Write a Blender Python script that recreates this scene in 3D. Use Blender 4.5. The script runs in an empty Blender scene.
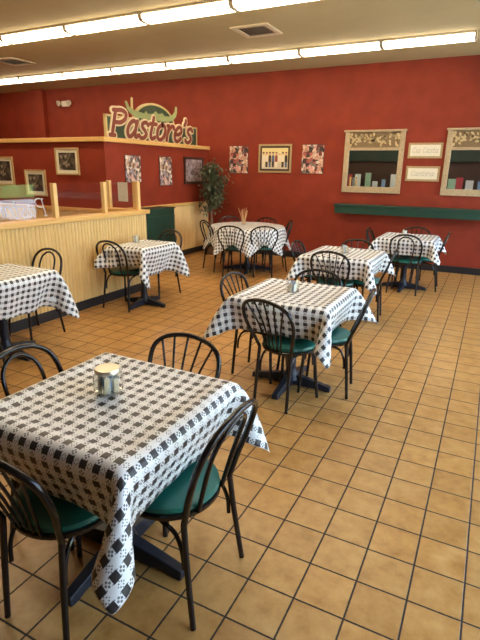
import bpy, math, random
import numpy as np
from mathutils import Vector, Matrix
random.seed(7)
S = bpy.context.scene
COL = S.collection
PI = math.pi

# ------------------------------------------------------------------ camera
cam_d = bpy.data.cameras.new('camera')
cam = bpy.data.objects.new('camera', cam_d); COL.objects.link(cam); S.camera = cam
cam_d.sensor_fit = 'HORIZONTAL'; cam_d.sensor_width = 36.0
cam_d.lens = 481.4 / 480.0 * 36.0
cam_d.clip_start = 0.05; cam_d.clip_end = 200
yaw, pit, rol = math.radians(-26.83), math.radians(17.309), math.radians(0.888)
fw = Vector((math.sin(yaw)*math.cos(pit), math.cos(yaw)*math.cos(pit), -math.sin(pit)))
rt = Vector((math.cos(yaw), -math.sin(yaw), 0)); up = rt.cross(fw)
r2 = rt*math.cos(rol) + up*math.sin(rol); u2 = -rt*math.sin(rol) + up*math.cos(rol)
cam.matrix_world = Matrix(((r2.x, u2.x, -fw.x, 0), (r2.y, u2.y, -fw.y, 0), (r2.z, u2.z, -fw.z, 1.641), (0, 0, 0, 1)))

# ------------------------------------------------------------------ exposure, sky
S.view_settings.view_transform = 'Standard'; S.view_settings.look = 'None'
S.view_settings.gamma = 1; S.view_settings.use_curve_mapping = False
S.view_settings.exposure = 0.0
LAMP = 16.0            # ceiling strip diffusers
SKY = 9.0             # daylight outside the storefront
LAMP_COL = (1.0, 0.83, 0.58)
w = bpy.data.worlds.new('sky'); S.world = w; w.use_nodes = True
wn = w.node_tree; wn.nodes.clear()
wo = wn.nodes.new('ShaderNodeOutputWorld'); wb = wn.nodes.new('ShaderNodeBackground')
tc = wn.nodes.new('ShaderNodeTexCoord'); sp = wn.nodes.new('ShaderNodeSeparateXYZ')
rp = wn.nodes.new('ShaderNodeValToRGB')
rp.color_ramp.elements[0].position = 0.0; rp.color_ramp.elements[0].color = (0.74, 0.87, 1.0, 1)
rp.color_ramp.elements[1].position = 0.6; rp.color_ramp.elements[1].color = (0.42, 0.66, 1.0, 1)
wn.links.new(tc.outputs['Generated'], sp.inputs[0]); wn.links.new(sp.outputs['Z'], rp.inputs[0])
wn.links.new(rp.outputs[0], wb.inputs[0]); wb.inputs[1].default_value = SKY
wn.links.new(wb.outputs[0], wo.inputs[0])
sun_d = bpy.data.lights.new('sun', 'SUN'); sun_d.energy = 55.0; sun_d.angle = .01; sun_d.color = (1, .96, .9)
sun = bpy.data.objects.new('sun', sun_d); COL.objects.link(sun)      # over the roof from behind: lights the lot outside
sun.rotation_euler = Vector((.62, .25, -.74)).to_track_quat('-Z', 'Y').to_euler()
S.cycles.use_denoising = True
S.cycles.max_bounces = 10; S.cycles.diffuse_bounces = 5; S.cycles.glossy_bounces = 5
S.cycles.transparent_max_bounces = 16; S.cycles.sample_clamp_indirect = 8.0

# ------------------------------------------------------------------ room numbers
H = 3.374; YB = 8.965; XR = 1.6; XP = -4.22; YF = -2.6; XL = -12.0
XT = -5.33; YT = 5.92
TILE = 0.2032

# ------------------------------------------------------------------ material helpers
def mat(name, col=(.5, .5, .5), rough=.5, metal=0, spec=.5, emit=None, es=0, coat=0):
    m = bpy.data.materials.new(name); m.use_nodes = True
    b = m.node_tree.nodes['Principled BSDF']
    b.inputs['Base Color'].default_value = (*col, 1); b.inputs['Roughness'].default_value = rough
    b.inputs['Metallic'].default_value = metal; b.inputs['Specular IOR Level'].default_value = spec
    b.inputs['Coat Weight'].default_value = coat
    if emit:
        b.inputs['Emission Color'].default_value = (*emit, 1); b.inputs['Emission Strength'].default_value = es
    return m
class NT:
    def __init__(s, m): s.m = m; s.t = m.node_tree; s.b = s.t.nodes['Principled BSDF']
    def n(s, typ, **k):
        x = s.t.nodes.new(typ)
        for a, v in k.items(): setattr(x, a, v)
        return x
    def l(s, a, b): s.t.links.new(a, b)
    def math(s, op, a, b=None, c=None):
        x = s.n('ShaderNodeMath', operation=op)
        for i, v in enumerate((a, b, c)):
            if v is None: continue
            if isinstance(v, (int, float)): x.inputs[i].default_value = v
            else: s.l(v, x.inputs[i])
        return x.outputs[0]
    def coord(s, which='Object', scale=None, rot=None):
        c = s.n('ShaderNodeTexCoord').outputs[which]
        if scale or rot:
            mp = s.n('ShaderNodeMapping'); s.l(c, mp.inputs[0])
            if scale: mp.inputs['Scale'].default_value = scale
            if rot: mp.inputs['Rotation'].default_value = rot
            c = mp.outputs[0]
        return c
    def noise(s, c, scale, detail=3, rough=.5):
        x = s.n('ShaderNodeTexNoise'); s.l(c, x.inputs['Vector'])
        x.inputs['Scale'].default_value = scale; x.inputs['Detail'].default_value = detail; x.inputs['Roughness'].default_value = rough
        return x
    def ramp(s, f, stops, const=False):
        x = s.n('ShaderNodeValToRGB'); e = x.color_ramp.elements
        if const: x.color_ramp.interpolation = 'CONSTANT'
        while len(e) < len(stops): e.new(.5)
        for el, (p, c) in zip(e, stops): el.position = p; el.color = (*c, 1)
        s.l(f, x.inputs[0]); return x.outputs[0]
    def mix(s, f, a, b, mode='MIX'):
        x = s.n('ShaderNodeMix', data_type='RGBA', blend_type=mode)
        for sock, v in ((x.inputs[0], f), (x.inputs[6], a), (x.inputs[7], b)):
            if isinstance(v, (int, float)): sock.default_value = v
            elif isinstance(v, tuple): sock.default_value = (*v, 1)
            else: s.l(v, sock)
        return x.outputs[2]
    def bump(s, h, strength=.2, dist=.01):
        x = s.n('ShaderNodeBump'); x.inputs['Strength'].default_value = strength; x.inputs['Distance'].default_value = dist
        s.l(h, x.inputs['Height']); s.l(x.outputs[0], s.b.inputs['Normal'])

def m_noisy(name, c1, c2, scale, rough=.5, stretch=(1, 1, 1), bump=0, **k):
    m = mat(name, c1, rough, **k); t = NT(m)
    nz = t.noise(t.coord('Object', stretch), scale, 4)
    t.l(t.ramp(nz.outputs[0], [(.3, c1), (.7, c2)]), t.b.inputs['Base Color'])
    if bump: t.bump(nz.outputs[0], bump, .004)
    return m

def m_floor():
    m = mat('quarry_tile', rough=.32); t = NT(m)
    c = t.coord('Object'); s = t.n('ShaderNodeSeparateXYZ'); t.l(c, s.inputs[0])
    gx = t.math('DIVIDE', t.math('ADD', s.outputs[0], .680), TILE)
    gy = t.math('DIVIDE', t.math('SUBTRACT', s.outputs[1], 1.459), TILE)
    def edge(g):
        f = t.math('FRACT', g); return t.math('MINIMUM', f, t.math('SUBTRACT', 1.0, f))
    ed = t.math('MINIMUM', edge(gx), edge(gy))
    wob = t.noise(c, 60, 2)
    ed = t.math('ADD', ed, t.math('MULTIPLY', t.math('SUBTRACT', wob.outputs[0], .5), .012))
    gr = t.n('ShaderNodeMapRange'); t.l(ed, gr.inputs[0]); gr.inputs[1].default_value = .012; gr.inputs[2].default_value = .026
    cid = t.n('ShaderNodeCombineXYZ'); t.l(t.math('FLOOR', gx), cid.inputs[0]); t.l(t.math('FLOOR', gy), cid.inputs[1])
    wn_ = t.n('ShaderNodeTexWhiteNoise', noise_dimensions='2D'); t.l(cid.outputs[0], wn_.inputs['Vector'])
    off = t.n('ShaderNodeVectorMath', operation='MULTIPLY_ADD'); t.l(wn_.outputs['Color'], off.inputs[0])
    off.inputs[1].default_value = (7, 7, 7); t.l(c, off.inputs[2])
    n1 = t.noise(off.outputs[0], 11, 5, .62)
    base = t.ramp(n1.outputs[0], [(.25, (.335, .150, .034)), (.5, (.47, .240, .066)), (.75, (.57, .325, .108))])
    tint = t.ramp(wn_.outputs['Value'], [(0, (.93, .90, .87)), (.5, (1, 1, 1)), (1, (1.06, 1.03, .98))])
    base = t.mix(1.0, base, tint, 'MULTIPLY')
    t.l(t.mix(gr.outputs[0], (.016, .010, .007), base), t.b.inputs['Base Color'])
    rg = t.n('ShaderNodeMapRange'); t.l(gr.outputs[0], rg.inputs[0]); rg.inputs[3].default_value = .8; rg.inputs[4].default_value = .33
    rr = t.math('ADD', rg.outputs[0], t.math('MULTIPLY', t.math('SUBTRACT', n1.outputs[0], .5), .25))
    t.l(rr, t.b.inputs['Roughness'])
    hh = t.math('ADD', gr.outputs[0], t.math('MULTIPLY', n1.outputs[0], .25))
    t.bump(hh, .35, .004)
    return m

def m_check():
    m = mat('checked_vinyl', rough=.42); t = NT(m)
    uv = t.coord('UV'); s = t.n('ShaderNodeSeparateXYZ'); t.l(uv, s.inputs[0])
    P = .0560
    fu = t.math('FRACT', t.math('DIVIDE', s.outputs[0], P)); fv = t.math('FRACT', t.math('DIVIDE', s.outputs[1], P))
    # printed check: dark square, dotted square beside it, four-petal flower square before it, plain square on the diagonal
    cu = t.math('SUBTRACT', t.math('FRACT', t.math('ADD', fu, .5)), .5); cv = t.math('SUBTRACT', t.math('FRACT', t.math('ADD', fv, .5)), .5)
    au = t.math('ABSOLUTE', cu); av = t.math('ABSOLUTE', cv)
    bu = t.math('ABSOLUTE', t.math('SUBTRACT', au, .5)); bv = t.math('ABSOLUTE', t.math('SUBTRACT', av, .5))
    dark = t.math('LESS_THAN', t.math('MAXIMUM', au, av), .258)
    def dot(pu, pv, x, y, r):
        a = t.math('SUBTRACT', pu, x); b = t.math('SUBTRACT', pv, y)
        d = t.math('SQRT', t.math('ADD', t.math('MULTIPLY', a, a), t.math('MULTIPLY', b, b)))
        return t.math('LESS_THAN', d, r)
    mk = t.math('MAXIMUM', dot(au, bv, .125, 0, .072), dot(au, bv, 0, .125, .072))
    mk = t.math('MAXIMUM', mk, dot(au, bv, .20, .20, .036))
    mk2 = t.math('MAXIMUM', dot(bu, av, .10, .10, .046), dot(bu, av, 0, .20, .040))
    mk2 = t.math('MAXIMUM', mk2, dot(bu, av, .20, 0, .040))
    mk = t.math('MAXIMUM', dark, t.math('MAXIMUM', t.math('MULTIPLY', mk, .8), t.math('MULTIPLY', mk2, .8)))
    t.l(t.mix(mk, (.86, .855, .84), (.034, .029, .028)), t.b.inputs['Base Color'])
    nz = t.noise(t.coord('Object'), 24, 2); t.bump(nz.outputs[0], .12, .004)
    return m

def m_wood(name, c1, c2, rough=.4, axis=2):
    m = mat(name, c1, rough); t = NT(m)
    sc = [14, 14, 14]; sc[axis] = .9
    n1 = t.noise(t.coord('Object', tuple(sc)), 2.2, 5, .6)
    t.l(t.ramp(n1.outputs[0], [(.28, c1), (.72, c2)]), t.b.inputs['Base Color'])
    return m

def m_glass(name, tint=(1, 1, 1)):
    m = bpy.data.materials.new(name); m.use_nodes = True; t = m.node_tree; t.nodes.clear()
    o = t.nodes.new('ShaderNodeOutputMaterial'); mx = t.nodes.new('ShaderNodeMixShader')
    tr = t.nodes.new('ShaderNodeBsdfTransparent'); tr.inputs[0].default_value = (*tint, 1)
    gl = t.nodes.new('ShaderNodeBsdfGlossy'); gl.inputs['Roughness'].default_value = 0.0
    fr = t.nodes.new('ShaderNodeFresnel'); fr.inputs[0].default_value = 1.5
    ge = t.nodes.new('ShaderNodeNewGeometry'); mu = t.nodes.new('ShaderNodeMath'); mu.operation = 'SUBTRACT'; mu.use_clamp = True; m2 = t.nodes.new('ShaderNodeMath'); m2.operation = 'MULTIPLY'; m2.inputs[1].default_value = 1.85; m2.use_clamp = True
    t.links.new(fr.outputs[0], m2.inputs[0]); t.links.new(m2.outputs[0], mu.inputs[0]); t.links.new(ge.outputs['Backfacing'], mu.inputs[1])
    t.links.new(mu.outputs[0], mx.inputs[0]); t.links.new(tr.outputs[0], mx.inputs[1]); t.links.new(gl.outputs[0], mx.inputs[2])
    t.links.new(mx.outputs[0], o.inputs[0]); return m

def m_cells(name, cols, scale, stretch=(1, 1, 1), rough=.35):
    m = mat(name, rough=rough); t = NT(m)
    v = t.n('ShaderNodeTexVoronoi'); t.l(t.coord('Object', stretch), v.inputs['Vector']); v.inputs['Scale'].default_value = scale
    s = t.n('ShaderNodeSeparateColor'); t.l(v.outputs['Color'], s.inputs[0])
    n = len(cols)
    c = t.ramp(s.outputs[0], [(i/n, q) for i, q in enumerate(cols)], True)
    nz = t.noise(t.coord('Object', stretch), scale*2.2, 3)
    c = t.mix(.75, c, t.ramp(nz.outputs[0], [(.3, (.35, .3, .3)), (.7, (1.5, 1.4, 1.3))]), 'MULTIPLY')
    t.l(c, t.b.inputs['Base Color']); return m

M = dict(
    floor=m_floor(), check=m_check(),
    cloth_back=mat('cloth_backing', (.80, .81, .83), .8),
    red=m_noisy('red_paint', (.205, .023, .007), (.255, .031, .010), 3, .65, bump=.05, spec=.3),
    ceil=m_noisy('ceiling_paint', (.42, .335, .15), (.48, .385, .18), 1.2, .8),
    pine=m_wood('pine_beadboard', (.66, .41, .135), (.80, .55, .235), .38),
    pine_y=m_wood('pine_trim_along', (.62, .34, .095), (.74, .45, .15), .35, 1),
    pine_x=m_wood('pine_trim_across', (.62, .34, .095), (.74, .45, .15), .35, 0),
    base=mat('black_vinyl_base', (.012, .010, .010), .45),
    enamel=m_noisy('dark_enamel', (.010, .007, .006), (.014, .010, .008), 30, .20, spec=.4),
    seat=m_noisy('green_vinyl', (.012, .105, .078), (.016, .130, .096), 9, .33, bump=.03),
    iron=m_noisy('cast_iron', (.010, .012, .017), (.016, .018, .026), 25, .38, spec=.35),
    underside=mat('table_board', (.08, .05, .03), .6),
    green=m_noisy('green_laminate', (.010, .043, .027), (.013, .053, .033), 6, .38),
    glass=m_glass('clear_glass'), jar=m_glass('jar_glass', (.97, .975, .96)),
    mirror=mat('mirror', (.86, .88, .86), .015, 1),
    lamp=mat('lamp_diffuser', (.8, .8, .75), .4, emit=LAMP_COL, es=LAMP),
    lampbody=mat('lamp_body', (.62, .50, .32), .5),
    white=mat('white_plastic', (.72, .68, .58), .5),
    lens=mat('lamp_lens', (.55, .52, .45), .15),
    vent=mat('vent_metal', (.66, .56, .34), .5), dark=mat('duct_shade', (.04, .03, .018), .8),  # dark: near-black colour painted in for the shade inside a vent duct
    gold=m_noisy('gilt_frame', (.36, .24, .10), (.52, .37, .18), 40, .4, metal=.3),
    stone=m_noisy('carved_frame', (.36, .25, .13), (.48, .35, .20), 30, .6, bump=.3),
    cream=mat('cream_plaque', (.74, .66, .50), .6), ink=mat('grey_script', (.40, .35, .25), .6),
    matt=mat('cream_mat', (.72, .66, .50), .8), oak=m_noisy('oak_frame', (.42, .26, .10), (.55, .36, .16), 30, .4),
    walnut=mat('dark_frame', (.045, .018, .012), .35),
    bark=m_noisy('bark', (.20, .13, .075), (.30, .21, .13), 18, .8),
    leaf=m_noisy('ficus_leaf', (.055, .070, .032), (.15, .16, .085), 12, .45),
    pot=mat('brown_pot', (.12, .06, .03), .5), soil=mat('soil', (.03, .02, .012), .9),
    paper=mat('paper', (.80, .76, .62), .8),
    steel=mat('lid_metal', (.70, .62, .48), .3, .8),
    bread=m_noisy('breadstick', (.62, .34, .12), (.75, .48, .22), 20, .7),
    signgreen=m_noisy('sign_green', (.030, .045, .018), (.042, .060, .026), 10, .6),
    signolive=mat('sign_olive', (.27, .29, .11), .6), signgold=mat('sign_gold', (.50, .36, .14), .55),
    signcream=mat('letter_cream', (.70, .54, .32), .6), signred=mat('letter_red', (.20, .038, .018), .6),
    frost=mat('white_decal', (.85, .85, .85), .6),
    asphalt=m_noisy('concrete', (.50, .50, .49), (.60, .60, .58), 3, .9),
    hedge=m_noisy('hedge_green', (.10, .20, .05), (.20, .30, .09), 3, .8),
    alu=mat('window_metal', (.16, .12, .09), .4, .6),
    brownwall=mat('brown_paint', (.10, .045, .025), .6),
)

# ------------------------------------------------------------------ mesh helpers
class MB:
    def __init__(s): s.v = []; s.f = []; s.mi = []; s.uv = None
    def add(s, vs, fs, mi=0):
        o = len(s.v); s.v += [tuple(p) for p in vs]
        for q in fs: s.f.append(tuple(i + o for i in q)); s.mi.append(mi)
        return s
    def box(s, x0, x1, y0, y1, z0, z1, mi=0):
        return s.add([(x0, y0, z0), (x1, y0, z0), (x1, y1, z0), (x0, y1, z0), (x0, y0, z1), (x1, y0, z1), (x1, y1, z1), (x0, y1, z1)],
                     [(0, 3, 2, 1), (4, 5, 6, 7), (0, 1, 5, 4), (1, 2, 6, 5), (2, 3, 7, 6), (3, 0, 4, 7)], mi)
    def tube(s, pts, r, n=10, mi=0, closed=False, smooth=4):
        if smooth > 1 and len(pts) > 2: pts, r = catmull(pts, r, smooth)
        pts = [Vector(p) for p in pts]; k = len(pts)
        rs = r if isinstance(r, (list, tuple)) else [r]*k
        t0 = (pts[1] - pts[0]).normalized()
        ref = Vector((0, 0, 1)) if abs(t0.z) < .9 else Vector((1, 0, 0))
        nrm = (ref - t0*ref.dot(t0)).normalized(); vs = []
        for i, p in enumerate(pts):
            a = pts[max(i-1, 0)]; b = pts[min(i+1, k-1)]; tg = (b - a).normalized()
            nrm = (nrm - tg*nrm.dot(tg)).normalized(); bn = tg.cross(nrm)
            for j in range(n):
                th = 2*PI*j/n; vs.append(p + (nrm*math.cos(th) + bn*math.sin(th))*rs[i])
        fs = []
        for i in range(k-1):
            for j in range(n):
                fs.append((i*n+j, i*n+(j+1) % n, (i+1)*n+(j+1) % n, (i+1)*n+j))
        fs.append(tuple(range(n-1, -1, -1))); fs.append(tuple(range((k-1)*n, k*n)))
        return s.add(vs, fs, mi)
    def lathe(s, prof, n=32, c=(0, 0, 0), mi=0, sx=1, sy=1):
        vs = []; k = len(prof)
        for r, z in prof:
            for j in range(n):
                th = 2*PI*j/n; vs.append((c[0]+r*math.cos(th)*sx, c[1]+r*math.sin(th)*sy, c[2]+z))
        fs = [(i*n+j, i*n+(j+1) % n, (i+1)*n+(j+1) % n, (i+1)*n+j) for i in range(k-1) for j in range(n)]
        fs.append(tuple(range(n-1, -1, -1))); fs.append(tuple(range((k-1)*n, k*n)))
        return s.add(vs, fs, mi)
    def prism(s, poly, to3, d0, d1, mi=0):
        """extrude a 2D polygon; to3(u, v, d) gives the point"""
        n = len(poly); vs = [to3(u, v, d0) for u, v in poly] + [to3(u, v, d1) for u, v in poly]
        fs = [tuple(range(n-1, -1, -1)), tuple(range(n, 2*n))] + [(i, (i+1) % n, n+(i+1) % n, n+i) for i in range(n)]
        return s.add(vs, fs, mi)
    def ribbon(s, pts, wd, to3, d0, d1, mi=0, smooth=5, closed=False):
        """flat stroke of width wd with round ends, extruded between depths d0 and d1"""
        P = [Vector((a, b, 0)) for a, b in pts]
        if len(P) > 2: P, _ = catmull(P, 0, smooth)
        L = []; R = []; k = len(P)
        for i, p in enumerate(P):
            tg = (P[min(i+1, k-1)] - P[max(i-1, 0)]).normalized(); nn = Vector((-tg.y, tg.x, 0))*wd/2
            L.append(p+nn); R.append(p-nn)
        def cap(p, tg):
            a0 = math.atan2(tg.y, tg.x) + PI/2
            return [p + Vector((math.cos(a0-PI*q/5), math.sin(a0-PI*q/5), 0))*wd/2 for q in range(1, 5)]
        vs = []; fs = []
        for i in range(k):
            for q, d in ((L[i], d0), (R[i], d0), (L[i], d1), (R[i], d1)): vs.append(to3(q.x, q.y, d))
        for i in range(k-1):
            a = i*4; b = a+4
            fs += [(a+2, a+3, b+3, b+2), (a, b, b+1, a+1), (a, a+2, b+2, b), (a+1, b+1, b+3, a+3)]
        s.add(vs, fs, mi)
        for p, tg, l, r in ((P[-1], (P[-1]-P[-2]).normalized(), L[-1], R[-1]), (P[0], (P[0]-P[1]).normalized(), R[0], L[0])):
            poly = [(q.x, q.y) for q in [l] + cap(p, tg) + [r]]
            s.prism(poly, to3, d0, d1, mi)
        return s
    def build(s, name, mats, parent=None, smooth=True, fix=True):
        me = bpy.data.meshes.new(name); me.from_pydata(s.v, [], s.f)
        if not isinstance(mats, (list, tuple)): mats = [mats]
        for m in mats: me.materials.append(m)
        if len(mats) > 1: me.polygons.foreach_set('material_index', s.mi)
        if fix:
            import bmesh
            bm = bmesh.new(); bm.from_mesh(me); bmesh.ops.recalc_face_normals(bm, faces=bm.faces); bm.to_mesh(me); bm.free()
        if smooth:
            me.polygons.foreach_set('use_smooth', [True]*len(me.polygons))
            try: me.set_sharp_from_angle(angle=math.radians(38))
            except Exception: pass
        me.update()
        o = bpy.data.objects.new(name, me); COL.objects.link(o)
        if parent: o.parent = parent
        return o

def catmull(pts, r, n):
    P = [Vector(p) for p in pts]; k = len(P); out = []; rr = []
    rl = isinstance(r, (list, tuple))
    for i in range(k-1):
        p0 = P[max(i-1, 0)]; p1 = P[i]; p2 = P[i+1]; p3 = P[min(i+2, k-1)]
        for j in range(n):
            t = j/n
            out.append(.5*((2*p1) + (p2-p0)*t + (2*p0-5*p1+4*p2-p3)*t*t + (3*p1-p0-3*p2+p3)*t**3))
            if rl: rr.append(r[i]*(1-t)+r[i+1]*t)
    out.append(P[-1])
    if rl: rr.append(r[-1])
    return out, (rr if rl else r)

def tag(o, label, cat, group=None):
    o['label'] = label; o['category'] = cat
    if group: o['group'] = group
    return o
def thing(name, loc, rz, label, cat, group=None):
    o = bpy.data.objects.new(name, None); COL.objects.link(o); o.empty_display_size = .1
    o.location = loc; o.rotation_euler = (0, 0, rz)
    return tag(o, label, cat, group)
def struct(o): o['kind'] = 'structure'; return o
def children(o, cache={}):
    return [c for c in COL.objects if c.parent == o]
def copy_tree(o, parent=None):
    c = o.copy(); COL.objects.link(c); c.parent = parent
    for ch in children(o): copy_tree(ch, c)
    return c
def place(proto, used, loc, rz, label, group, s=1.0):
    o = proto if not used else copy_tree(proto)
    used.append(1)
    o.location = loc; o.rotation_euler = (0, 0, rz); o['label'] = label; o['group'] = group; o.scale = (1, 1, s)
    return o
def bevel(o, wd, seg=2):
    b = o.modifiers.new('bevel', 'BEVEL'); b.width = wd; b.segments = seg; b.limit_method = 'ANGLE'; return o

# ------------------------------------------------------------------ room shell
struct(MB().box(XL, XR+.2, YF, YB+.1, -.12, 0).build('floor', M['floor']))
struct(MB().box(XL, XR+.2, YF, YB+.1, H, H+.12).build('ceiling', M['ceil']))
wb_ = MB().box(-9.78, XR+.2, YB, YB+.15, 0, H)
wb_.box(-10.15, -9.78, YB-.10, YB+.15, 0, H).box(XL, -10.15, YB+.02, YB+.15, 0, H)
struct(wb_.build('wall_back', M['red'], smooth=False))
struct(MB().box(XL-.15, XL, YF, YB+.15, 0, H).build('wall_left', M['red'], smooth=False))
struct(MB().box(XL, XR+.2, YF-.15, YF, 0, H).build('wall_front', M['brownwall'], smooth=False))
struct(MB().box(-5.2, XR, YB-.016, YB, 0, .115).build('baseboard_back', M['base'], smooth=False))

# storefront: knee wall, header, piers, and four windows
wins = [(.55, 2.75), (2.95, 5.55), (5.75, 8.80)]
Z0, Z1 = .30, 2.60
ws = MB().box(XR, XR+.2, YF, YB, 0, Z0).box(XR, XR+.2, YF, YB, Z1, H)
edges = [YF] + [y for a in wins for y in a] + [YB]
for i in range(0, len(edges), 2): ws.box(XR, XR+.2, edges[i], edges[i+1], Z0, Z1)
struct(ws.build('wall_right', M['red'], smooth=False))
for i, (a, b) in enumerate(wins):
    f = MB(); x0, x1 = XR+.06, XR+.13
    for (p, q, r, s_) in ((a, a+.05, Z0, Z1), (b-.05, b, Z0, Z1), (a, b, Z0, Z0+.05), (a, b, Z1-.05, Z1), ((a+b)/2-.025, (a+b)/2+.025, Z0, Z1)):
        f.box(x0, x1, p, q, r, s_)
    fo = struct(f.build('window_%d' % (i+1), M['alu'], smooth=False))
    MB().box(XR+.092, XR+.098, a+.05, b-.05, Z0+.05, Z1-.05).build('pane', M['glass'], fo, smooth=False)
    ld = bpy.data.lights.new('window_portal', 'AREA'); ld.shape = 'RECTANGLE'; ld.size = Z1-Z0; ld.size_y = b-a
    ld.cycles.is_portal = True
    lo = bpy.data.objects.new('window_portal', ld); COL.objects.link(lo)
    lo.location = (XR+.25, (a+b)/2, (Z0+Z1)/2); lo.rotation_euler = (0, math.radians(90), 0)
struct(MB().box(XR+.2, 60, -40, 60, -.3, -.14).build('trim_1', M['asphalt'], smooth=False)).name = 'ground_outside'
hd = MB()
for k in range(26):
    y = -8 + k*1.6 + random.uniform(-.2, .2); hh_ = random.uniform(1.3, 1.9)
    hd.lathe([(0.05, 0), (.95, .1), (1.1, hh_*.5), (.8, hh_*.85), (.25, hh_)], 10, (16+random.uniform(-.3, .3), y, -.14))
o = hd.build('hedge', M['hedge']); o['kind'] = 'structure'; o.name = 'ground_hedge'

# ------------------------------------------------------------------ beadboard, half wall, tall partition
def beads(mb, p0, p1, z0, z1, nrm, pitch=.050, dep=.013):
    """ribbed board face from p0 to p1 (xy), standing dep proud along nrm"""
    p0 = Vector((*p0, 0)); p1 = Vector((*p1, 0)); L = (p1-p0).length; d = (p1-p0)/L; nv = Vector((*nrm, 0))
    n = int(L/pitch); prof = []
    for i in range(n+1):
        a = i*pitch
        for q, h in ((0, 0), (pitch*.12, .45), (pitch*.28, .85), (pitch*.5, 1), (pitch*.72, .85), (pitch*.88, .45)):
            if a+q <= L: prof.append((a+q, h*dep))
    prof.append((L, 0)); vs = []; fs = []
    for a, h in prof:
        p = p0 + d*a + nv*h
        vs += [(p.x, p.y, z0), (p.x, p.y, z1)]
    for i in range(len(prof)-1): fs.append((2*i, 2*i+1, 2*i+3, 2*i+2))
    mb.add(vs, fs)
HY0, HY1 = -.6, 5.42
hw = MB().box(XP-.10, XP, HY0, HY1, 0, 1.05).box(-4.86, XP-.10, HY1-.10, HY1, 0, 1.05)
beads(hw, (XP, HY0), (XP, HY1), .11, 1.05, (1, 0)); beads(hw, (XP, HY1), (-4.86, HY1), .11, 1.05, (0, 1))
beads(hw, (XP-.10, HY1-.1), (XP-.10, HY0), .11, 1.05, (-1, 0))
half = thing('half_wall', (0, 0, 0), 0, 'pine beadboard half wall with a glass screen along its top', 'partition')
hw.build('beadboard', M['pine'], half, smooth=False)
MB().box(XP, XP+.014, HY0, HY1, 0, .112).box(-4.86, XP+.014, HY1, HY1+.014, 0, .112).build('base_strip', M['base'], half, smooth=False)
o = MB().box(XP-.145, XP+.045, HY0, HY1+.045, 1.05, 1.105).build('cap_rail', M['pine_y'], half, smooth=False); bevel(o, .008)
o = MB().box(-4.90, XP-.145, HY1-.145, HY1+.045, 1.05, 1.105).build('cap_rail', M['pine_x'], half, smooth=False); bevel(o, .008)
posts = [(XP-.05, y) for y in (.82, 1.59, 2.36, 3.13, 3.90, 4.68, 5.33)] + [(XP-.125, 5.37), (-4.80, 5.37)]
for x, y in posts:
    s_ = .026
    o = MB().box(x-s_, x+s_, y-s_, y+s_, 1.105, 1.475).build('post', M['pine'], half, smooth=False); bevel(o, .004)
for a, b in zip(posts[:6], posts[1:7]):
    MB().box(XP-.053, XP-.047, a[1]+.026, b[1]-.026, 1.108, 1.465).build('glass_pane', M['glass'], half, smooth=False)
MB().box(-4.774, XP-.151, 5.367, 5.373, 1.108, 1.465).build('glass_pane', M['glass'], half, smooth=False)
tag(MB().box(-4.645, -4.475, 5.374, 5.376, 1.20, 1.455).build('paper_notice', M['paper'], smooth=False),
    'cream paper sheet taped to the glass at the corner of the half wall', 'notice')

tall = thing('tall_partition', (0, 0, 0), 0, 'tall red partition with pine wainscot and cap rail, below the lettered sign', 'partition')
MB().box(XT-.14, XT, YT, YB-.002, 1.0, 2.02).box(-9.6, XT-.14, YT, YT+.14, 1.0, 2.02).build('upper_wall', M['red'], tall, smooth=False)
tw = MB().box(XT-.14, XT, YT, YB-.002, 0, 1.0).box(-9.6, XT-.14, YT, YT+.14, 0, 1.0)
beads(tw, (XT, YT), (XT, YB-.002), .11, .96, (1, 0)); beads(tw, (-9.6, YT), (XT, YT), .11, .96, (0, -1))
tw.build('wainscot', M['pine'], tall, smooth=False)
o = MB().box(XT, XT+.03, YT, YB-.002, .965, 1.02).build('chair_rail', M['pine_y'], tall, smooth=False); bevel(o, .005)
o = MB().box(-9.6, XT+.03, YT-.03, YT, .965, 1.02).build('chair_rail', M['pine_x'], tall, smooth=False); bevel(o, .005)
MB().box(XT, XT+.014, YT, YB-.002, 0, .112).box(-9.6, XT+.014, YT-.014, YT, 0, .112).build('base_strip', M['base'], tall, smooth=False)
o = MB().box(XT-.19, XT+.05, YT-.05, YB-.002, 2.02, 2.085).build('cap_rail', M['pine_y'], tall, smooth=False); bevel(o, .006)
o = MB().box(-9.6, XT-.19, YT-.05, YT+.19, 2.02, 2.085).build('cap_rail', M['pine_x'], tall, smooth=False); bevel(o, .006)

# green cabinet in the gap behind the half wall
cab = thing('green_cabinet', (-5.08, 6.76, 0), 0, 'low dark green cabinet against the wainscot beyond the half wall', 'cabinet')
o = MB().box(-.20, .12, -.36, .42, .06, .985).build('body', M['green'], cab, smooth=False); bevel(o, .006)
MB().box(-.20, .09, -.34, .40, 0, .06).build('plinth', M['base'], cab, smooth=False)
for z0, z1 in ((.10, .52), (.535, .88)):
    o = MB().box(.12, .136, -.35, .41, z0, z1).build('drawer_front', M['green'], cab, smooth=False); bevel(o, .004)
o = MB().box(-.20, .14, -.37, .43, .985, 1.005).build('top', M['green'], cab, smooth=False)

# green ledge along the back wall
lg = thing('wall_ledge', (0, 0, 0), 0, 'long dark green ledge shelf running along the red back wall', 'shelf')
o = MB().box(-2.55, XR-.002, YB-.26, YB, 1.05, 1.085).build('shelf_board', M['green'], lg, smooth=False); bevel(o, .006)
o = MB().box(-2.53, XR-.002, YB-.245, YB-.215, .925, 1.05).build('apron', M['green'], lg, smooth=False)
for x in (-2.5, -1.2, .2): MB().box(x-.02, x+.02, YB-.215, YB, .95, 1.05).build('bracket', M['base'], lg, smooth=False)

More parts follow.
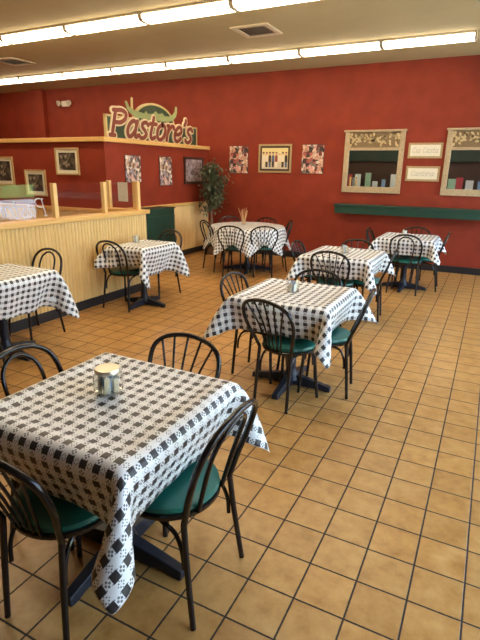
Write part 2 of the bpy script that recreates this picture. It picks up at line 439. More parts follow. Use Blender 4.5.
# ------------------------------------------------------------------ ceiling strip lights, vents
def strip(x, y, label, L=1.17, used=[]):
    if not used:
        t = thing('strip_light', (0, 0, 0), 0, label, 'ceiling light')
        prof = [(-.13, 0), (-.13, -.02), (-.115, -.024), (.115, -.024), (.13, -.02), (.13, 0)]
        MB().prism(prof, lambda u, v, d: (d, u, v), -L/2-.012, L/2+.012).build('housing', M['lampbody'], t, smooth=False)
        df = [(-.112, -.024), (-.108, -.055), (-.085, -.078), (0, -.085), (.085, -.078), (.108, -.055), (.112, -.024)]
        MB().prism(df, lambda u, v, d: (d, u, v), -L/2+.012, L/2-.012).build('diffuser', M['lamp'], t, smooth=False)
        for s_ in (-1, 1):
            MB().prism([(a*1.08, b*1.06) for a, b in df], lambda u, v, d: (d, u, v), s_*L/2-.012, s_*L/2+.012).build('end_cap', M['lampbody'], t, smooth=False)
        used.append(t)
    else: t = copy_tree(used[0])
    t.location = (x, y, H); t['label'] = label; t['group'] = 'fluorescent strips under the ceiling'
    return t
rowtext = {7.62: 'in the ceiling row nearest the back wall', 5.27: 'in the second ceiling row from the back',
           2.93: 'in the row above the near tables', .58: 'in the row over the front of the room'}
ordn = ['first', 'second', 'third', 'fourth', 'fifth', 'sixth', 'seventh', 'eighth', 'ninth']
for y, xs in ((7.62, [-1.09-1.2*k for k in range(9)]), (5.27, [-.98-1.2*k for k in range(7)]),
              (2.93, [-.98-1.2*k for k in range(6)])):
    for k, x in enumerate(xs):
        strip(x, y, 'fluorescent strip %s, %s from right' % (rowtext[y], ordn[k]))
def vent(x, y, label):
    t = thing('ceiling_vent', (x, y, H), 0, label, 'vent')
    f = MB().box(-.26, .26, -.26, -.19, -.016, 0).box(-.26, .26, .19, .26, -.016, 0).box(-.26, -.19, -.19, .19, -.016, 0).box(.19, .26, -.19, .19, -.016, 0)
    f.build('frame', M['vent'], t, smooth=False)
    MB().box(-.19, .19, -.19, .19, -.004, 0).build('duct_shade_panel', M['dark'], t, smooth=False)  # flat panel, no real hole: the duct's shade is in its dark colour
    g = MB()
    for k in range(9):
        a = -.19+k*.0475; g.add([(a, -.19, -.006), (a+.004, -.19, -.006), (a+.026, -.19, -.016), (a+.022, -.19, -.016), (a, .19, -.006), (a+.004, .19, -.006), (a+.026, .19, -.016), (a+.022, .19, -.016)],
              [(0, 1, 2, 3), (7, 6, 5, 4), (0, 4, 5, 1), (1, 5, 6, 2), (2, 6, 7, 3), (3, 7, 4, 0)])
    g.build('louvre', M['vent'], t, smooth=False)
vent(-3.05, 6.38, 'square louvred ceiling vent between the two visible light rows')
vent(-7.72, 6.45, 'square louvred ceiling vent at the far left of the ceiling')

# emergency light
em = thing('emergency_light', (-9.12, YB, 3.04), 0, 'small white twin-head emergency light high on the red back wall', 'emergency light')
o = MB().box(-.10, .10, -.07, 0, -.06, .06).build('body', M['white'], em, smooth=False); bevel(o, .012)
for s_ in (-1, 1):
    h = MB().lathe([(.001, 0), (.045, .0), (.058, .03), (.058, .05), (.03, .052)], 16)
    o = h.build('lamp_head', M['white'], em); o.location = (s_*.155, -.06, .02); o.rotation_euler = (math.radians(105), 0, s_*.3)
    l_ = MB().lathe([(.001, .052), (.05, .0522)], 16).build('lens', M['lens'], o)

# ------------------------------------------------------------------ things on the back wall
def on_back(x, z): return (x, YB, z)
def framed(name, loc, rz, wd, ht, fw_, mat_frame, label, cat, pic_mat, mat_w=0, group=None, depth=.025):
    """picture hanging in a frame: local x right, z up, front toward -y"""
    t = thing(name, loc, rz, label, cat, group)
    f = MB()
    a, b = wd/2, ht/2
    f.box(-a, a, -depth, 0, b-fw_, b).box(-a, a, -depth, 0, -b, -b+fw_).box(-a, -a+fw_, -depth, 0, -b+fw_, b-fw_).box(a-fw_, a, -depth, 0, -b+fw_, b-fw_)
    o = f.build('frame', mat_frame, t, smooth=False)
    iw, ih = a-fw_, b-fw_
    if mat_w:
        MB().box(-iw, iw, -.012, -.004, -ih, ih).build('mat_board', M['matt'], t, smooth=False)
        iw -= mat_w; ih -= mat_w
    MB().box(-iw, iw, -.014, -.005, -ih, ih).build('picture', pic_mat, t, smooth=False)
    return t
skin = [(.55, .30, .20), (.16, .04, .03), (.62, .42, .30), (.05, .03, .025), (.75, .62, .50), (.40, .10, .08), (.22, .17, .14), (.70, .36, .30)]
coll = m_cells('photo_collage', skin, 16); coll2 = m_cells('photo_collage_pale', [(.6, .5, .42), (.2, .1, .07), (.75, .7, .6), (.1, .08, .08), (.5, .34, .2), (.35, .3, .34), (.66, .4, .34)], 19)
def poster(loc, rz, wd, ht, m, label):
    t = thing('photo_collage', loc, rz, label, 'poster', 'photo collages on the red walls')
    MB().box(-wd/2, wd/2, -.010, 0, -ht/2, ht/2).build('backing_board', M['walnut'], t, smooth=False)
    MB().box(-wd/2+.008, wd/2-.008, -.012, -.010, -ht/2+.008, ht/2-.008).build('print', m, t, smooth=False)
    return t
poster(on_back(-4.615, 1.835), 0, .42, .52, coll, 'unframed photo collage on the back wall beside the ficus')
poster(on_back(-3.08, 1.85), 0, .43, .52, coll, 'unframed photo collage on the back wall between gilt photo and first mirror')
poster((XT, 6.56, 1.63), PI/2, .40, .43, coll2, 'unframed photo collage on the partition, just above the half wall corner')
poster((XT, 7.47, 1.60), PI/2, .38, .50, coll2, 'unframed photo collage on the partition, second from the dark framed picture')[
    'label'] = 'unframed photo collage on the partition, next to the dark framed picture'

gp = framed('framed_group_photo', on_back(-3.835, 1.86), 0, .68, .52, .035, M['gold'],
            'gilt-framed photograph of a row of people on the back wall', 'picture', mat('photo_ground', (.72, .58, .28), .4), 0)
MB().box(-.305, .305, -.017, -.0135, -.225, .225).build('inner_border', M['walnut'], gp, smooth=False)
pm = [mat('photo_wall', (.74, .60, .26), .4), mat('photo_floor', (.62, .52, .36), .4), mat('photo_skin', (.62, .36, .22), .4), mat('photo_dark', (.05, .025, .03), .4),
      mat('photo_maroon', (.30, .06, .05), .4), mat('photo_pale', (.78, .66, .50), .4), mat('photo_blue', (.10, .12, .20), .4)]
pg = MB()
pg.box(-.27, .27, -.0185, -.017, -.19, .19, 0).box(-.27, .27, -.0188, -.0185, -.19, -.10, 1)
for i in range(8):
    x = -.235+i*.067; c = [5, 5, 3, 6, 4, 5, 5, 3][i]
    q = lambda u, v, d: (u, d, v)
    pg.prism([(x-.03, -.06), (x+.03, -.06), (x+.026, .05), (x, .065), (x-.026, .05)], q, -.0192, -.0188, c)
    pg.prism([(x-.022, -.16), (x+.022, -.16), (x+.026, -.06), (x-.026, -.06)], q, -.0191, -.0188, [5, 3, 6, 3, 5, 1, 3, 6][i])
    pg.prism([(x+.022*math.cos(k*PI/4), .088+.028*math.sin(k*PI/4)) for k in range(8)], q, -.0194, -.0188, 2)
    pg.prism([(x+.023*math.cos(k*PI/6), .096+.026*math.sin(k*PI/6)) for k in range(7)], q, -.0195, -.0188, [3, 4, 3, 3, 4, 5, 3, 4][i])
pg.build('photograph', pm, gp, smooth=False)

def mirror(x0, x1, label):
    cx = (x0+x1)/2; wd = x1-x0; zb, zt = 1.285, 2.335
    t = thing('wall_mirror', (cx, YB, zb), 0, label, 'mirror', 'carved mirrors over the green ledge')
    a = wd/2-.012; h = zt-zb; gz0, gz1 = .105, .715; ga = a-.085
    f = MB().box(-a, a, -.04, 0, 0, gz0).box(-a, -ga, -.04, 0, gz0, h-.03).box(ga, a, -.04, 0, gz0, h-.03).box(-ga, ga, -.04, 0, gz1, gz1+.045)
    o = f.build('frame', M['stone'], t, smooth=False); bevel(o, .006)
    o = MB().box(-a-.02, a+.02, -.065, 0, h-.035, h).build('crown', M['stone'], t, smooth=False); bevel(o, .008)
    MB().box(-ga, ga, -.018, -.002, gz1+.045, h-.035).build('frieze_panel', mat('frieze_ground', (.20, .125, .055), .7), t, smooth=False)
    r = random.Random(3); fr = MB(); z0 = gz1+.06; z1 = h-.05
    n = 9
    for k in range(n):
        ux = -ga+.05+(2*ga-.1)*k/(n-1); 
        for j in range(6):
            an = r.uniform(0, 2*PI); px = ux+r.uniform(-.045, .045); pz = r.uniform(z0+.02, z1-.02); ln = r.uniform(.05, .085)
            wv = ln*.55; ca, sa = math.cos(an), math.sin(an)
            P2 = [(-ln*.5, 0), (-ln*.15, wv*.5), (ln*.2, wv*.45), (ln*.5, 0), (ln*.2, -wv*.45), (-ln*.15, -wv*.5)]
            fr.prism([(px+u*ca-v*sa, min(max(pz+u*sa+v*ca, z0-.01), z1+.01)) for u, v in P2], lambda u, v, d: (u, d, v), -.034, -.018)
    fr.build('carved_leaves', mat('frieze_leaf', (.55, .40, .19), .6), t, smooth=False)
    MB().box(-ga, ga, -.014, -.002, gz0, gz1).build('mirror_glass', M['mirror'], t, smooth=False)
    return t
mirror(-2.50, -1.45, 'large mirror under a carved leaf frieze, beside the two small plaques on the left')['label'] = 'carved-frieze mirror between a photo collage and the two script plaques'
mirror(-.82, .23, 'carved-frieze mirror cut off by the photo edge, beyond the two script plaques')

# stroke letters ------------------------------------------------------
GL = {
 'P': (.98, [[(.0, 0), (.0, 1.48)], [(0, 1.46), (.38, 1.52), (.72, 1.38), (.74, 1.05), (.45, .80), (.02, .78)], [(-.14, 0), (.18, 0)], [(-.16, 1.46), (.05, 1.48)]]),
 'a': (.92, [[(.62, .84), (.38, 1.0), (.12, .74), (.04, .32), (.2, .02), (.42, .12), (.62, .5)], [(.66, 1.0), (.6, .5), (.6, .14), (.72, .01), (.84, .12)]]),
 's': (.74, [[(.6, .84), (.42, 1.0), (.17, .9), (.18, .68), (.42, .48), (.56, .26), (.42, .03), (.16, 0), (.02, .16)]]),
 't': (.66, [[(.24, 1.38), (.2, .7), (.18, .22), (.32, .0), (.54, .12)], [(.0, .96), (.52, .98)]]),
 'o': (.86, [[(.38, 1.0), (.1, .8), (.04, .42), (.16, .08), (.38, 0), (.62, .2), (.7, .58), (.6, .9), (.38, 1.0)]]),
 'r': (.70, [[(.08, 1.0), (.08, 0)], [(.1, .55), (.28, .92), (.5, 1.0), (.6, .84)], [(-.04, .98), (.1, 1.0)]]),
 'e': (.80, [[(.08, .46), (.42, .5), (.64, .7), (.52, .96), (.3, .98), (.08, .68), (.06, .28), (.26, .0), (.5, .06), (.66, .24)]]),
 "'": (.32, [[(.12, 1.55), (.14, 1.38), (.04, 1.2)]]),
 'C': (.9, [[(.75, 1.2), (.5, 1.5), (.1, 1.1), (.1, .4), (.4, 0), (.75, .25)]]), 'i': (.4, [[(.15, 1), (.15, .1), (.3, 0)]]),
 'l': (.4, [[(.12, 1.5), (.12, .1), (.28, 0)]]), 'n': (.8, [[(.08, 1), (.08, 0)], [(.1, .6), (.35, 1), (.6, .8), (.6, 0)]]), ' ': (.5, []),
}
def text_strokes(txt, h, sx, slant=.22):
    x = 0; out = []
    for ch in txt:
        adv, strokes = GL[ch]
        out.append([[((x+u+v*slant)*h*sx, v*h) for u, v in st] for st in strokes]); x += adv
    return out, x*h*sx

# lettered sign on the partition cap (plane facing +x, text runs along +y)
sg = thing('wall_sign', (XT, 7.25, 2.085), 0, 'green sign with an arch and large cream outlined italic letters on the partition', 'sign')
q3 = lambda u, v, d: (d, u, v)
MB().box(-.02, .02, -1.27, 1.25, 0, .30).build('board', M['signgreen'], sg, smooth=False)
bo = MB()
for (a, b, c, d) in ((-1.29, -1.26, 0, .315), (1.24, 1.27, 0, .315), (-1.29, -.62, .295, .325), (.55, 1.27, .295, .325)): bo.box(-.02, .026, a, b, c, d)
bo.build('board_border', M['signgold'], sg, smooth=False)
arch = [(-.06+.56*math.cos(PI-PI*k/24), .27+.315*math.sin(PI*k/24)) for k in range(25)]
MB().prism(arch, q3, -.02, .018).build('arch_panel', M['signgreen'], sg, smooth=False)
MB().ribbon(arch, .032, q3, -.02, .026, smooth=1).build('arch_border', M['signgold'], sg, smooth=False)
bt = [(-.80, .52), (-.77, .42), (-.68, .34), (-.55, .30), (-.2, .29), (.2, .29), (.40, .33), (.52, .42), (.56, .60)]
hull = [(-.80, .53)] + bt[1:] + [(.59, .60), (.575, .44), (.53, .36), (.45, .27), (.3, .22), (-.2, .20), (-.56, .21), (-.70, .27), (-.79, .36), (-.83, .50)]
tp = [(-.83, .52), (-.79, .52), (-.74, .42), (-.62, .36), (-.36, .335), (-.32, .39), (-.27, .335), (-.12, .36), (-.05, .42), (.02, .37), (.14, .40), (.2, .345), (.36, .36), (.47, .42), (.53, .50), (.545, .61), (.58, .61)]
bl = [(.585, .48), (.54, .36), (.44, .27), (.28, .225), (-.2, .21), (-.56, .22), (-.72, .29), (-.80, .38)]
MB().prism([(u, .33+(v-.21)*.72) for u, v in tp+bl], q3, .018, .032).build('boat_emblem', M['signolive'], sg, smooth=False)
po = MB().ribbon([(-.66, .38), (-.665, .50), (-.66, .61)], .035, q3, .012, .03); po.build('boat_prow', M['signgold'], sg, smooth=False)
strokes, tw_ = text_strokes("Pastore's", .245, 1.36)
x0 = -1.19
for ch, sts in zip("Pastore's", strokes):
    ob = MB(); fb = MB()
    for st in sts:
        pts = [(u+x0, v+.035) for u, v in st]
        k_ = .0012*sts.index(st); ob.ribbon(pts, .112, q3, .02, .043+k_); fb.ribbon(pts, .062, q3, .040, .050+k_)
    lo_ = ob.build('letter', M['signcream'], sg, smooth=False); fb.build('letter_face', M['signred'], lo_, smooth=False)

# mirrored white lettering on the half wall's glass (reads from the other side)
dec = MB(); strokes, tw2 = text_strokes("Pastore's", .12, 1.0)
for sts in strokes:
    for st in sts: dec.ribbon([(3.76-u, 1.14+v) for u, v in st], .010, q3, XP-.0465, XP-.0455, smooth=4)
M['frost'].node_tree.nodes['Principled BSDF'].inputs['Alpha'].default_value = .45
o = dec.build('glass_lettering', M['frost'], half, smooth=False); o['label'] = 'white reversed script on the glass screen'

def plaque(z, txt, label):
    t = thing('script_plaque', on_back(-1.125, z), 0, label, 'plaque', 'script plaques between the mirrors')
    a, b = .27, .122
    g = .034; f = MB().box(-a, a, -.024, 0, b-g, b).box(-a, a, -.024, 0, -b, -b+g).box(-a, -a+g, -.024, 0, -b+g, b-g).box(a-g, a, -.024, 0, -b+g, b-g)
    f.build('frame', M['gold'], t, smooth=False)
    o = MB().box(-a+g, a-g, -.028, 0, -b+g, b-g).build('panel', M['cream'], t, smooth=False)
    st_, W_ = text_strokes(txt, .054, 1.12); s = MB()
    for sts in st_:
        for st in sts: s.ribbon([(u-W_/2+.0, v-.036) for u, v in st], .0065, lambda u, v, d: (u, d, v), -.0295, -.028, smooth=3)
    s.build('script', M['ink'], t, smooth=False)
plaque(1.995, "Cia Casta", 'narrow cream script plaque between the mirrors, upper of the pair')
plaque(1.625, "Cantoria", 'narrow cream script plaque between the mirrors, lower of the pair')

# pictures on the partition
framed('framed_picture', (XT, 8.41, 1.615), PI/2, .70, .50, .045, M['walnut'], 'dark-framed purple grey picture on the partition beside the ficus', 'picture',
       m_cells('purple_print', [(.30, .24, .26), (.42, .36, .36), (.22, .17, .2), (.36, .28, .26)], 14))
bw = m_cells('dark_print', [(.05, .04, .03), (.12, .10, .07), (.03, .025, .02), (.28, .24, .18), (.08, .06, .05)], 20)
for (x, z, wd, ht, lb) in ((-6.105, 1.73, .50, .41, 'cream-matted dark photograph in an oak frame, highest on the left partition'),
                       (-6.86, 1.385, .48, .42, 'cream-matted dark photograph in an oak frame, lower one partly behind glass'),
                       (-7.62, 1.565, .50, .47, 'cream-matted dark photograph in an oak frame, cut by the photo left edge')):
    framed('framed_picture', (x, YT, z), 0, wd, ht, .022, M['oak'], lb, 'picture', bw, .052, 'oak-framed photographs on the left partition')

# ------------------------------------------------------------------ ficus
fx, fy = -4.97, 8.47
pl = thing('potted_ficus', (fx, fy, 0), 0, 'tall leafy ficus tree standing in the corner by the partition', 'plant')
MB().lathe([(.10, 0), (.13, .02), (.16, .24), (.175, .26), (.165, .27), (.15, .255), (.001, .25)], 24).build('pot', M['pot'], pl)
MB().lathe([(.001, .255), (.148, .256)], 20).build('soil', M['soil'], pl)
tk = MB(); r = random.Random(5)
tk.tube([(0, 0, .25), (.02, .01, .6), (-.01, -.01, 1.0), (.02, 0, 1.3), (0, .01, 1.65)], [.022, .02, .018, .014, .006], 8)
tk.tube([(.03, 0, .25), (-.02, .02, .6), (.03, .01, .95), (-.02, .02, 1.25), (.06, 0, 1.5)], [.018, .016, .014, .011, .005], 8)
br = []
for k in range(34):
    z = r.uniform(.90, 1.66); a = r.uniform(0, 2*PI); L = r.uniform(.16, .36)*(1.0 if z < 1.5 else .7)
    e = Vector((math.cos(a)*L*.82, math.sin(a)*L*.8, z+r.uniform(.02, .18)))
    if fx+e.x < XT+.05: e.x = XT+.05-fx
    if fy+e.y > YB-.05: e.y = YB-.05-fy
    tk.tube([(0, 0, z-.08), (e.x*.5, e.y*.5, z), tuple(e)], [.007, .005, .003], 5, smooth=2); br.append(e)
tk.build('trunk', M['bark'], pl)
lf = MB()
for k in range(1500):
    e = r.choice(br); t_ = r.uniform(.35, 1.1)
    p = Vector((e.x*t_, e.y*t_, e.z-.04+r.uniform(-.10, .06))) + Vector((r.gauss(0, .05), r.gauss(0, .05), r.gauss(0, .05)))
    a = r.uniform(0, 2*PI); dn = r.uniform(-1.0, .1); L = r.uniform(.07, .11); wd = L*.48
    d = Vector((math.cos(a)*math.cos(dn), math.sin(a)*math.cos(dn), math.sin(dn))); s_ = d.cross(Vector((0, 0, 1))).normalized(); n_ = s_.cross(d)
    tip = p+d*L
    if p.z < .82 or min(fx+tip.x, fx+p.x) < XT+.03 or max(fy+tip.y, fy+p.y) > YB-.03: continue
    mid = p+d*L*.45
    lf.add([p, mid+s_*wd*.5+n_*.006, mid-n_*.004, mid-s_*wd*.5+n_*.006, tip-n_*.012], [(0, 1, 2), (0, 2, 3), (1, 4, 2), (2, 4, 3)])
lf.build('foliage', M['leaf'], pl, smooth=False, fix=False)

# ------------------------------------------------------------------ tables
def pedestal_table(x, y, rz, wx, wy, label, round_=False, zt=.738, arm=.33):
    t = thing('pedestal_table', (x, y, 0), rz, label, 'table', 'pedestal tables under checked cloths')
    if round_: MB().lathe([(.001, zt-.03), (wx-.012, zt-.03), (wx, zt-.02), (wx, zt-.006), (wx-.008, zt), (.001, zt)], 64).build('tabletop', M['underside'], t)
    else:
        o = MB().box(-wx+.012, wx-.012, -wy+.012, wy-.012, zt-.034, zt).build('tabletop', M['underside'], t, smooth=False); bevel(o, .008)
    MB().lathe([(.001, .05), (.075, .055), (.06, .09), (.042, .12), (.038, .16), (.038, .62), (.05, .66), (.13, .70), (.13, zt-.03), (.001, zt-.03)], 24).build('column', M['iron'], t)
    for k in range(4):
        a = k*PI/2; b = MB()
        n = 8; vs = []
        for i in range(n+1):
            u = .03+(arm-.03)*i/n; hw_ = .036-.010*i/n; z1 = .095-.055*(i/n)**1.2; z0 = 0.012 if i < n-1 else 0.0
            vs += [(u, -hw_, z0), (u, hw_, z0), (u, hw_*.8, z1), (u, -hw_*.8, z1)]
        fs = []
        for i in range(n):
            for j in range(4): fs.append((i*4+j, i*4+(j+1) % 4, i*4+4+(j+1) % 4, i*4+4+j))
        fs += [(3, 2, 1, 0), (n*4, n*4+1, n*4+2, n*4+3)]
        b.add(vs, fs); b.box(arm-.045, arm-.01, -.016, .016, 0, .013)
        o = b.build('base_foot', M['iron'], t, smooth=False); o.rotation_euler = (0, 0, a); bevel(o, .004)
    return t

def cloth_obj(name, P, UV, n, m, loc, rz, label):
    """grid of n x m points -> tablecloth with printed face and plain backing"""
    me = bpy.data.meshes.new(name)
    fs = [(i*m+j, (i+1)*m+j, (i+1)*m+j+1, i*m+j+1) for i in range(n-1) for j in range(m-1)]
    me.from_pydata([tuple(p) for p in P.reshape(-1, 3)], [], fs)
    ul = me.uv_layers.new(name='UVMap'); U = UV.reshape(-1, 2)
    li = np.zeros(len(me.loops), dtype=np.int32); me.loops.foreach_get('vertex_index', li)
    ul.data.foreach_set('uv', U[li].astype(np.float32).ravel())
    me.materials.append(M['check']); me.materials.append(M['cloth_back'])
    me.polygons.foreach_set('use_smooth', [True]*len(me.polygons)); me.update()
    o = bpy.data.objects.new(name, me); COL.objects.link(o)
    o.location = loc; o.rotation_euler = (0, 0, rz)
    sb = o.modifiers.new('round', 'SUBSURF'); sb.levels = 1; sb.render_levels = 1
    sd = o.modifiers.new('thick', 'SOLIDIFY'); sd.thickness = .0016; sd.offset = -1; sd.material_offset = 1; sd.material_offset_rim = 0
    return tag(o, label, 'tablecloth', 'checked tablecloths')

def drape(ax, ay, L, Lx=None, seed=1, off=(0, 0), rot=0, zt=.752, wall=None, steps=300, step=.0275, bend=.28, tuck=.34, corner=None):
    """cloth settled over a rectangular top by position-based relaxation"""
    Lx = Lx or L; rg = np.random.RandomState(seed)
    n = int(round(Lx/step))+1; m = int(round(L/step))+1
    u = (np.arange(n)-(n-1)/2)*step; v = (np.arange(m)-(m-1)/2)*step
    UV = np.stack(np.meshgrid(u, v, indexing='ij'), -1)
    c, s_ = math.cos(rot), math.sin(rot)
    p = np.zeros((n, m, 3)); p[..., 0] = UV[..., 0]*c-UV[..., 1]*s_+off[0]; p[..., 1] = UV[..., 0]*s_+UV[..., 1]*c+off[1]
    if wall is not None:
        w_ = p[..., 0] < wall; d = wall-p[..., 0]; p[..., 0] = np.where(w_, wall, p[..., 0]); p[..., 2] = np.where(w_, -d, 0)
    p[..., 2] += zt + .001 + rg.rand(n, m)*.002
    vel = np.zeros_like(p); dt = 1/60.; g = np.array([0, 0, -1.6])
    sets = []
    def pair(a, b, l, k): sets.append((a, b, l, k))
    S_ = lambda a, b, st=None: slice(a, b, st)
    for q in (0, 1):
        k = (n-q)//2; pair((slice(q, q+2*k, 2), slice(None)), (slice(q+1, q+2*k, 2), slice(None)), step, 1.)
        k = (m-q)//2; pair((slice(None), slice(q, q+2*k, 2)), (slice(None), slice(q+1, q+2*k, 2)), step, 1.)
    dg = step*math.sqrt(2)
    for q in (0, 1):
        k = (n-q)//2
        pair((slice(q, q+2*k, 2), slice(0, m-1)), (slice(q+1, q+2*k, 2), slice(1, m)), dg, .25)
        pair((slice(q, q+2*k, 2), slice(1, m)), (slice(q+1, q+2*k, 2), slice(0, m-1)), dg, .25)
    b2 = 2*step
    for q in (0, 1, 2, 3):
        ia = np.arange(q, n-2, 4); ja = np.arange(q, m-2, 4)
        pair((ia, slice(None)), (ia+2, slice(None)), b2, bend); pair((slice(None), ja), (slice(None), ja+2), b2, bend)
    b4 = 4*step
    for q in range(0, 8):
        if q >= 4: continue
        ia = np.arange(q, n-4, 8); ja = np.arange(q, m-4, 8)
        pair((ia, slice(None)), (ia+4, slice(None)), b4, .012); pair((slice(None), ja), (slice(None), ja+4), b4, .012)
        ia = np.arange(q+4, n-4, 8); ja = np.arange(q+4, m-4, 8)
        pair((ia, slice(None)), (ia+4, slice(None)), b4, .012); pair((slice(None), ja), (slice(None), ja+4), b4, .012)
    rad = .010
    CD = {(i, j): (.02*i, .02*j) for i in (-1, 1) for j in (-1, 1)}
    CD.update(corner or {})
    for it in range(steps):
        x, y, z = p[..., 0], p[..., 1], p[..., 2]
        low = z < zt-.03
        cx = np.abs(x)/ax; cy = np.abs(y)/ay
        # mid flaps fall inward under the top, corners stand out as pleats
        fx = low & (np.abs(UV[..., 0]) > ax) & (np.abs(UV[..., 1]) < ay); fy = low & (np.abs(UV[..., 1]) > ay) & (np.abs(UV[..., 0]) < ax)
        vel[..., 0] -= np.where(fx, np.sign(UV[..., 0])*1.6*tuck*np.clip(1-(UV[..., 1]/ay)**4, 0, 1), 0)*dt
        vel[..., 1] -= np.where(fy, np.sign(UV[..., 1])*1.6*tuck*np.clip(1-(UV[..., 0]/ax)**4, 0, 1), 0)*dt
        cn = (np.abs(UV[..., 0]) > ax) & (np.abs(UV[..., 1]) > ay)
        for (i_, j_), (ux, uy) in CD.items():
            q = cn & (np.sign(UV[..., 0]) == i_) & (np.sign(UV[..., 1]) == j_)
            vel[q] += np.array([ux, uy, 0])*1.6*dt
        vel += g*dt; vel *= .975 if it > 60 else .95
        q0 = p.copy(); p = p + vel*dt
        for sub in range(10):
            for a, b, l, k in sets:
                pa = p[a]; pb = p[b]; d = pb-pa; ln = np.sqrt((d*d).sum(-1, keepdims=True))+1e-9
                cor = d*((ln-l)/ln*.5*k)
                p[a] = pa+cor; p[b] = pb-cor
            x, y, z = p[..., 0], p[..., 1], p[..., 2]
            dx = ax+rad-np.abs(x); dy = ay+rad-np.abs(y); dz = zt-z
            ins = (dx > 0) & (dy > 0) & (dz > 0) & (dz < .034)
            top = ins & (dz <= np.minimum(dx, dy)+.012)
            sx = ins & ~top & (dx <= dy); sy = ins & ~top & (dx > dy)
            z[top] = zt; x[sx] = np.sign(x[sx])*(ax+rad); y[sy] = np.sign(y[sy])*(ay+rad)
            if wall is not None: np.maximum(x, wall, out=x)
            np.maximum(z, .02, out=z)
        vel = (p-q0)/dt
        on = (p[..., 2] < zt+.003) & (np.abs(p[..., 0]) < ax) & (np.abs(p[..., 1]) < ay) & (p[..., 2] > zt-.004)
        vel[on] *= .1
    return p, UV, n, m

TABLES = {}
def square_set(key, x, y, rz, ax, ay, L, tl, cl, seed, arm=.33, **k):
    pedestal_table(x, y, rz, ax, ay, tl, arm=arm)
    p, UV, n, m = drape(ax, ay, L, seed=seed, **k)
    cloth_obj('tablecloth', p, UV, n, m, (x, y, 0), rz, cl)

square_set('near', -1.253, 1.340, 0, .385, .385, 1.27, 'square pedestal table nearest the camera, under the jar with a metal lid',
           'black and white checked cloth on the nearest table', 1, corner={(1, -1): (.02, -.34), (1, 1): (-.06, -.22)})
square_set('middle', -1.240, 3.370, 0, .380, .385, 1.27, 'square pedestal table in mid floor, beyond the nearest table',
           'black and white checked cloth on the mid-floor table', 2, rot=.02, corner={(1, -1): (-.22, -.24), (-1, -1): (-.12, -.02), (1, 1): (.26, .08)})
square_set('third', -1.420, 5.400, 0, .390, .410, 1.27, 'square pedestal table in the middle row, third from the camera',
           'black and white checked cloth on the third table back', 3, rot=-.02)
square_set('ledge', -1.010, 7.330, 0, .385, .385, 1.20, 'square pedestal table standing closest to the green ledge',
           'black and white checked cloth on the table below the green ledge', 4, rot=.01)
square_set('corner', -3.730, 4.700, 0, .275, .350, 1.16, 'small pedestal table against the half wall near its corner',
           'black and white checked cloth on the small table at the half wall corner', 5, wall=-.445, Lx=1.045, off=(.115, 0), corner={(1, -1): (.0, .0), (-1, -1): (.1, -.25)}, arm=.30)
square_set('side', -3.740, 2.70, 0, .325, .380, 1.34, 'pedestal table against the half wall, cut by the left photo edge',
           'black and white checked cloth on the table at the left photo edge', 6, wall=-.44, arm=.30)

# round table: big star-hemmed cloth
RX, RY, RR = -3.62, 7.38, .615
pedestal_table(RX, RY, .4, RR, RR, 'large round pedestal table in the far corner near the ficus', True, arm=.42)
def round_cloth():
    na, nr = 161, 34; P = np.zeros((nr, na, 3)); UV = np.zeros((nr, na, 2)); a0 = math.radians(-62)
    s_ = .80
    for j in range(na):
        th = 2*PI*j/(na-1)
        def sq(t): return s_/max(abs(math.cos(t)), abs(math.sin(t)))
        rmax = min(max(sq(th-a0-PI/4), sq(th-a0)), 1.10)
        for i in range(nr):
            r_ = .002+(rmax-.002)*i/(nr-1); R_ = RR+.006
            UV[i, j] = (r_*math.cos(th), r_*math.sin(th))
            d = r_-R_
            if d <= 0: rr, z = r_, .752
            else:
                bend = min(d/.02, 1)
                ph = math.cos(8*(th-a0)); drop = d
                out = .16*d + .07*max(ph, -.3)*d*1.4 + .05*d*math.sin(23*th+1.3)
                rr = R_+out+.006*bend; z = .752-drop*(.965-.10*max(ph, 0))+.0*bend
            P[i, j] = (rr*math.cos(th), rr*math.sin(th), z)
    return P, UV, nr, na
P_, U_, nr_, na_ = round_cloth()
o = cloth_obj('tablecloth', P_, U_, nr_, na_, (RX, RY, 0), 0, 'black and white checked cloth with pointed hem on the round table')
o.data.flip_normals() if o.data.polygons[na_*3].normal.z < 0 else None

